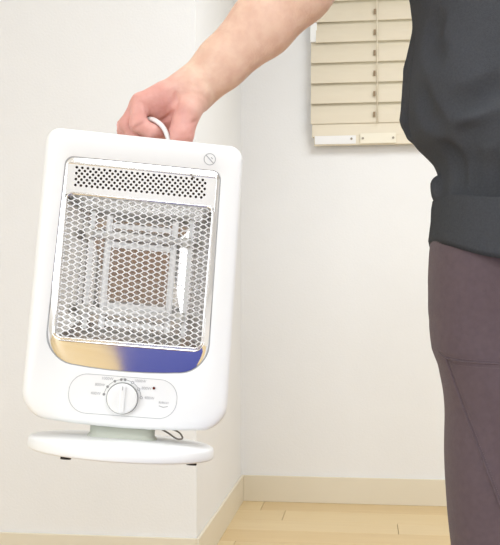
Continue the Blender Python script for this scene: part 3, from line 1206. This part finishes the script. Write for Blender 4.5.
end = Vector(PV_(374, -66, 1.512))
uf, uc = (end - Vector(elbow)).normalized(), (end - Vector(sh_r)).normalized()
parts = []
for V_, F_, u_ in ((V1, F1, uf), (V2, F2, uc)):
    bm = open_end(V_, F_, end - u_ * 0.008, u_, 0.085)
    me = bpy.data.meshes.new('tmp'); bm.to_mesh(me); bm.free()
    parts.append(me)
bm = bmesh.new()
for me in parts:
    bm.from_mesh(me)
    bpy.data.meshes.remove(me)
le = [e for e in bm.edges if e.is_boundary and ((e.verts[0].co + e.verts[1].co) / 2 - end).length < 0.09]
bmesh.ops.bridge_loops(bm, edges=le)
bmesh.ops.delete(bm, geom=[v for v in bm.verts if not v.link_faces], context='VERTS')
me = bpy.data.meshes.new('person')
bm.to_mesh(me); bm.free()
me.materials.append(M['skin'])
me.polygons.foreach_set('use_smooth', [True] * len(me.polygons))
person = bpy.data.objects.new('person', me)
COL.objects.link(person)
V = np.empty(len(me.vertices) * 3); me.vertices.foreach_get('co', V); V = V.reshape(-1, 3)
person.matrix_world = person_mat
dd = np.linalg.norm((V - (wrist + np.array([0, 0, 0]))), axis=1)
side = (wrist[0] - V[:, 0]) * 0.75 + (wrist[2] - V[:, 2]) * 0.65      # towards the fingers
pink = np.clip(0.30 + side / 0.055, 0, 1)
pink[side < -0.4] = 0.1
at = person.data.attributes.new('pink', 'FLOAT', 'POINT')
at.data.foreach_set('value', pink.astype(np.float32))
tag(person, 'standing person in charcoal sweatshirt and mauve-grey trousers holding the white heater out by its handle', 'person')

# face and hair
for s in (-1, 1):
    bm = bmesh.new(); bmesh.ops.create_uvsphere(bm, u_segments=14, v_segments=10, radius=.0120, matrix=Matrix.Translation((s * .032, -.0665, HZ + .02)))
    e = bm_obj('eye', bm, M['eye'], person, True)
    bm = bmesh.new(); disc_bm(bm, (s * .032, -.0784, HZ + .02), .0056, .002)
    bm_obj('iris', bm, M['iris'], e)
    tube('eyebrow', [(s * .016, -.088, HZ + .037), (s * .032, -.088, HZ + .042), (s * .050, -.078, HZ + .038)], [.002, .003, .0015], M['hair'], person, 6)
tube('lips', [(-.022, -.082, HZ - .062), (-.008, -.092, HZ - .059), (.008, -.092, HZ - .059), (.022, -.082, HZ - .062)], [.002, .0045, .0045, .002], M['lip'], person, 8)
FH = Field((-.13, -.14, HZ - .1), (.13, .16, HZ + .15), 0.006)
hr = FH.new()
FH.cone(hr, cz(0, .025, HZ + .03), cz(0, .035, HZ - .02), .094, .088, 0.02)
FH.cone(hr, cz(-.04, -.045, HZ + .075), cz(.04, -.045, HZ + .075), .035, .035, 0.03)
FH.cone(hr, cz(0, -.12, HZ - .03), cz(0, -.09, HZ + .03), .070, .050, 0.01, sub=True)
Vh, Fh = FH.mesh(hr)
mesh_obj('hair', relax(Vh, Fh, 2), Fh.tolist(), M['hair'], person, True)


# ---- sweatshirt
def interp(z, zs, vs):
    return np.interp(z, zs, vs)


def outline(rows, d):
    """photo outline (px, py) at depth d -> sorted (z, half width) about the person's axis"""
    a = sorted(((pl(x, y, d)[2], -pl(x, y, d)[0]) for x, y in rows))
    return np.array([q[0] for q in a]), np.array([q[1] for q in a])


shirt_rows = [(403, -60), (403, -30), (407, 0), (412, 26), (411, 45), (407, 70), (404, 95), (402, 118), (403, 133), (409, 142), (419, 150), (428, 158), (433, 168), (434, 184), (434, 200), (434, 210)]
zs, ws = outline(shirt_rows, 1.60)
ws = ws - 0.011
top = SHZ + 0.075
lo = (-0.36, -0.26, zs[0] - 0.03); hi = (0.36, 0.27, top + 0.05)
FS = Field(lo, hi, 0.005)
X, Y, Z = np.meshgrid(*FS.ax, indexing='ij', sparse=True)
hwid = interp(FS.ax[2], zs, ws)[None, None, :]
hdep = np.interp(FS.ax[2], [zs[0], zs[0] + .06, zs[0] + .14, SHZ - .1, SHZ + .05], [.132, .150, .165, .150, .075])[None, None, :]
cy = np.interp(FS.ax[2], [zs[0], SHZ], [0, 0.01])[None, None, :]
ex = 2.5
rr_ = ((np.abs(X) / hwid) ** ex + (np.abs(Y - cy) / hdep) ** ex) ** (1 / ex)
d = (rr_ - 1) * np.minimum(hwid, hdep)
# shoulders: closing top
d = np.maximum(d, (Z - (SHZ + 0.045 + 0.02 * np.sqrt(np.clip(1 - (X / 0.25) ** 2, 0, 1)) - 0.25 * np.clip(np.abs(X) - 0.07, 0, 1))) * 0.9).astype(np.float32)
# drag folds: shallow diagonal waves that fade in toward the blousing above the band
fold = (0.0065 * np.sin(38 * (X * 0.9 + Z * 0.55) + 1.2 * np.sin(9 * Z)) * np.exp(-((Z - (zs[0] + .14)) / .10) ** 2)
        + 0.0045 * np.sin(24 * X + 10 * Z + 2.0) * np.exp(-((Z - (zs[0] + .06)) / .06) ** 2)
        + 0.0030 * np.sin(17 * X - 21 * Z + 0.7))
d = (d + fold).astype(np.float32)
f = d
# vertical roll of cloth down the side, behind the front panel
for a, b, r1, r2 in ((PV_(421, 24, 1.665), PV_(415, 70, 1.67), .013, .021), (PV_(415, 70, 1.67), PV_(412.5, 120, 1.67), .021, .023), (PV_(412.5, 120, 1.67), PV_(415, 133, 1.67), .023, .018)):
    FS.cone(f, a, b, r1, r2, 0.004)
FS.cone(f, PV_(440.5, 185, 1.63), PV_(441, 194, 1.63), .0185, .018, 0.006)
FS.cone(f, PV_(441, 178, 1.57), PV_(440, 196, 1.545), .003, .003, 0.006, sub=True)
# soft wrinkles pressed into the cloth
Vs, Fs = FS.mesh(f)
cloth_bvh = BVHTree.FromPolygons([Vector(v) for v in Vs], Fs.tolist())
for pts, r_, out in (([(500, 84), (478, 100), (452, 104)], .016, .78), ([(500, 118), (478, 134), (460, 137)], .013, .76), ([(446, 146), (457, 166), (458, 196)], .010, .72),
                     ([(470, 150), (474, 176), (468, 198)], .013, .80), ([(437, 60), (430, 38), (436, 20)], .012, .84), ([(440, 128), (426, 112), (421, 92)], .013, .80), ([(490, 160), (494, 182), (486, 204)], .012, .80)):
    sp = spline([Vector((x, y, 0)) for x, y in pts], 6)
    hits = []
    for i, q in enumerate(sp):
        hh, nn, _, _ = cloth_bvh.ray_cast(eye, (pl(q.x, q.y, 1.0) - eye).normalized())
        e_ = abs(2 * i / (len(sp) - 1) - 1) ** 3
        hits.append(None if hh is None else np.array(hh + nn * (r_ * (out + 0.12 + (1.15 - out) * e_))))
    for a, b in zip(hits[:-1], hits[1:]):
        if a is not None and b is not None:
            FS.cone(f, a, b, r_, r_, 0.022, sub=True)
# the fold between the front panel and the roll of cloth behind it
sp = spline([Vector((x, y, 0)) for x, y in ((414, 38), (411.5, 60), (409, 85), (407.5, 108), (407, 128), (411, 137))], 6)
hits = []
for q in sp:
    hh, nn, _, _ = cloth_bvh.ray_cast(eye, (pl(q.x, q.y, 1.0) - eye).normalized())
    hits.append(None if hh is None else np.array(hh + nn * 0.001))
for a, b in zip(hits[:-1], hits[1:]):
    if a is not None and b is not None and np.linalg.norm(a - b) < 0.04:
        FS.cone(f, a, b, 0.0065, 0.0065, 0.004, sub=True)
# sleeves, pushed up over the elbow
FS.cone(f, sh_r + np.array([0.02, 0, -.005]), PV_(408, -76, 1.575), .082, .064, 0.035)
FS.cone(f, PV_(408, -76, 1.575), PV_(386, -76, 1.535), .064, .060, 0.02)
FS.cone(f, shl + np.array([-.02, 0, -.005]), ell, .080, .064, 0.04)
FS.cone(f, ell, wrl + np.array([0, 0, .03]), .064, .046, 0.02)
# neck hole
FS.cone(f, cz(0, -.02, SHZ + .05), cz(0, -.03, SHZ + .16), .068, .075, 0.01, sub=True)
Vs, Fs = FS.mesh(f)
Vs = relax(Vs, Fs, 2, 0.5)
shirt = mesh_obj('sweatshirt', Vs, Fs.tolist(), M['fleece'], person, True)
shirt['label'] = 'charcoal grey sweatshirt'
# rolled sleeve cuff
cu = [PV_(388, -77, 1.54), PV_(377, -75.5, 1.515)]
tube('sleeve_cuff', [Vector(cu[0]), Vector(cu[0]) * .5 + Vector(cu[1]) * .5, Vector(cu[1])], [.064, .066, .060], M['rib'], shirt, 28)

# ribbed hem band: loft with fine vertical ribs
hem_rows_l = [(439, 197), (437.5, 205), (437, 218), (435.5, 230), (434.5, 238), (436, 244)]
rings = []
NR = 240
for x, y in hem_rows_l:
    a = pl(x, y, 1.60)
    hw_, hd_ = -a[0], 0.152 + (0.004 if y > 240 else 0)
    r = []
    for k in range(NR):
        t = 2 * math.pi * k / NR
        cx_, sx_ = math.cos(t), math.sin(t)
        e = 2 / 2.7
        rib = 1 + 0.004 * (1 if k % 2 else -1)
        # the band dips slightly toward the middle of the front
        dip = -0.036 * (1 - abs(cx_) ** 2.5) * (1 if sx_ < 0 else 0.3)
        w_ = 1.0 if y < 246 else 0.985
        r.append(Vector((math.copysign(abs(cx_) ** e, cx_) * hw_ * rib * w_, math.copysign(abs(sx_) ** e, sx_) * hd_ * rib * w_, a[2] + dip * (0.45 + 0.55 * min(1, (y - 197) / 45))) ))
    rings.append(r)
ii = [q.copy() for q in rings[-1]]
rings.append([Vector((q.x * .95, q.y * .95, q.z + .004)) for q in ii])
hem = loft('hem_band', rings, M['rib'], shirt, close_ends=False)

# ---- trousers
tr_rows = [(434, 236), (432.5, 252), (431.5, 280), (432, 305), (433.5, 328), (436.5, 350), (441.5, 366), (443.5, 390), (445, 430), (447.5, 470), (450.5, 515), (453, 545), (456, 600), (458, 700), (458, 790)]
zt, wt = outline(tr_rows, 1.62)
lo = (-0.26, -0.22, 0.04); hi = (0.26, 0.22, zt[-1] + 0.02)
FT = Field(lo, hi, 0.005)
X, Y, Z = np.meshgrid(*FT.ax, indexing='ij', sparse=True)
zz = FT.ax[2]
outw = interp(zz, zt, wt)
crotch = 0.73
lw = np.interp(zz, [0.0, .1, .35, .5, .66, .80], [.058, .060, .068, .072, .082, .090])[None, None, :]
ld = np.interp(zz, [0.0, .1, .35, .5, .66, .80], [.075, .078, .088, .095, .112, .125])[None, None, :]
lc = outw[None, None, :] - lw
f = None
for s in (-1, 1):
    d = ((np.abs((X - s * lc) / lw) ** 2.3 + np.abs(Y / ld) ** 2.3) ** (1 / 2.3) - 1) * lw
    f = d if f is None else np.minimum(f, d)
hd = np.interp(zz, [.7, .8, .9], [.120, .128, .128])[None, None, :]
hip = ((np.abs(X / outw[None, None, :]) ** 2.4 + np.abs(Y / hd) ** 2.4) ** (1 / 2.4) - 1) * hd
hip = np.maximum(hip, crotch - Z)
f = smin(f, hip, 0.006)
f = np.maximum(f, np.maximum(Z - (zt[-1] - .004), 0.055 - Z))
f = f + 0.0035 * np.sin(30 * Z + 22 * X + 1.0) * np.exp(-((Z - .62) / .13) ** 2) + 0.002 * np.sin(14 * Z - 40 * X)
Vt, Ft = FT.mesh(f.astype(np.float32))
Vt = relax(Vt, Ft, 2, 0.5)
trous = mesh_obj('trousers', Vt, Ft.tolist(), M['twill'], person, True)
trous['label'] = 'mauve-grey work trousers with stitched seams'
# seams: stitched ridges lying on the cloth
bvh = BVHTree.FromPolygons([Vector(v) for v in Vt], Ft.tolist())
eye = Vector((0, 0, CAMH)) - PB


def on_cloth(px, py, lift=0.0008):
    dct = (pl(px, py, 1.0) - eye).normalized()
    h, nrm, _, _ = bvh.ray_cast(eye, dct)
    if h is None:
        return None
    return h + nrm * lift


def seam(name, pts, r, material):
    sp = spline([Vector((x, y, 0)) for x, y in pts], 10)
    path = [on_cloth(q.x, q.y) for q in sp]
    path = [q for q in path if q is not None]
    if len(path) > 2:
        return tube(name, path, r, material, trous, 6)


seam('seam', [(438.5, 352), (445, 357), (456, 360.5), (475, 362.5), (500, 364), (522, 364)], 0.0016, M['twill'])
seam('seam', [(446.5, 358), (450, 369), (459, 395), (468, 420), (480, 452), (494, 490), (505, 520)], 0.0021, M['twill'])


def stitches(pts, step=2):
    sp = spline([Vector((x, y, 0)) for x, y in pts], 30)
    path = [on_cloth(q.x, q.y, 0.0004) for q in sp]
    bm = bmesh.new()
    for i in range(0, len(path) - 1, step):
        a, b = path[i], path[i + 1]
        if a is None or b is None: continue
        rg = tube_rings([a, a.lerp(b, .8)], 0.0006, 5)
        vs = [[bm.verts.new(q) for q in r] for r in rg]
        for k in range(5):
            bm.faces.new((vs[0][k], vs[0][(k + 1) % 5], vs[1][(k + 1) % 5], vs[1][k]))
    tag(bm_obj('stitching', bm, M['stitch'], trous), kind='stuff')


stitches([(439, 349.5), (446, 354.5), (457, 358), (476, 360), (500, 361.5), (522, 361.5)])
stitches([(449, 362.0), (458, 365.0), (476, 367), (500, 368.5), (522, 368.5)])
stitches([(449.5, 361), (453, 370), (462, 396), (471, 421), (483, 453), (497, 490), (506, 512)])
stitches([(452, 503), (455, 520), (458, 545), (460, 560)])

# socks on the floor
for s in (-1, 1):
    FK = Field((s * .09 - .08, -.20, -.004), (s * .09 + .08, .11, .20), 0.005)
    g = FK.new()
    FK.cone(g, cz(s * .085, .018, .17), cz(s * .085, .022, .06), .042, .044, .02)
    FK.cone(g, cz(s * .085, .035, .046), cz(s * .097, -.13, .038), .045, .036, .02)
    Xk, Yk, Zk = np.meshgrid(*FK.ax, indexing='ij', sparse=True)
    g = np.maximum(g, np.maximum(0.001 - Zk, Zk - .165)).astype(np.float32)
    Vk, Fk = FK.mesh(g)
    mesh_obj('sock', relax(Vk, Fk, 1), Fk.tolist(), M['shoe'], person, True)
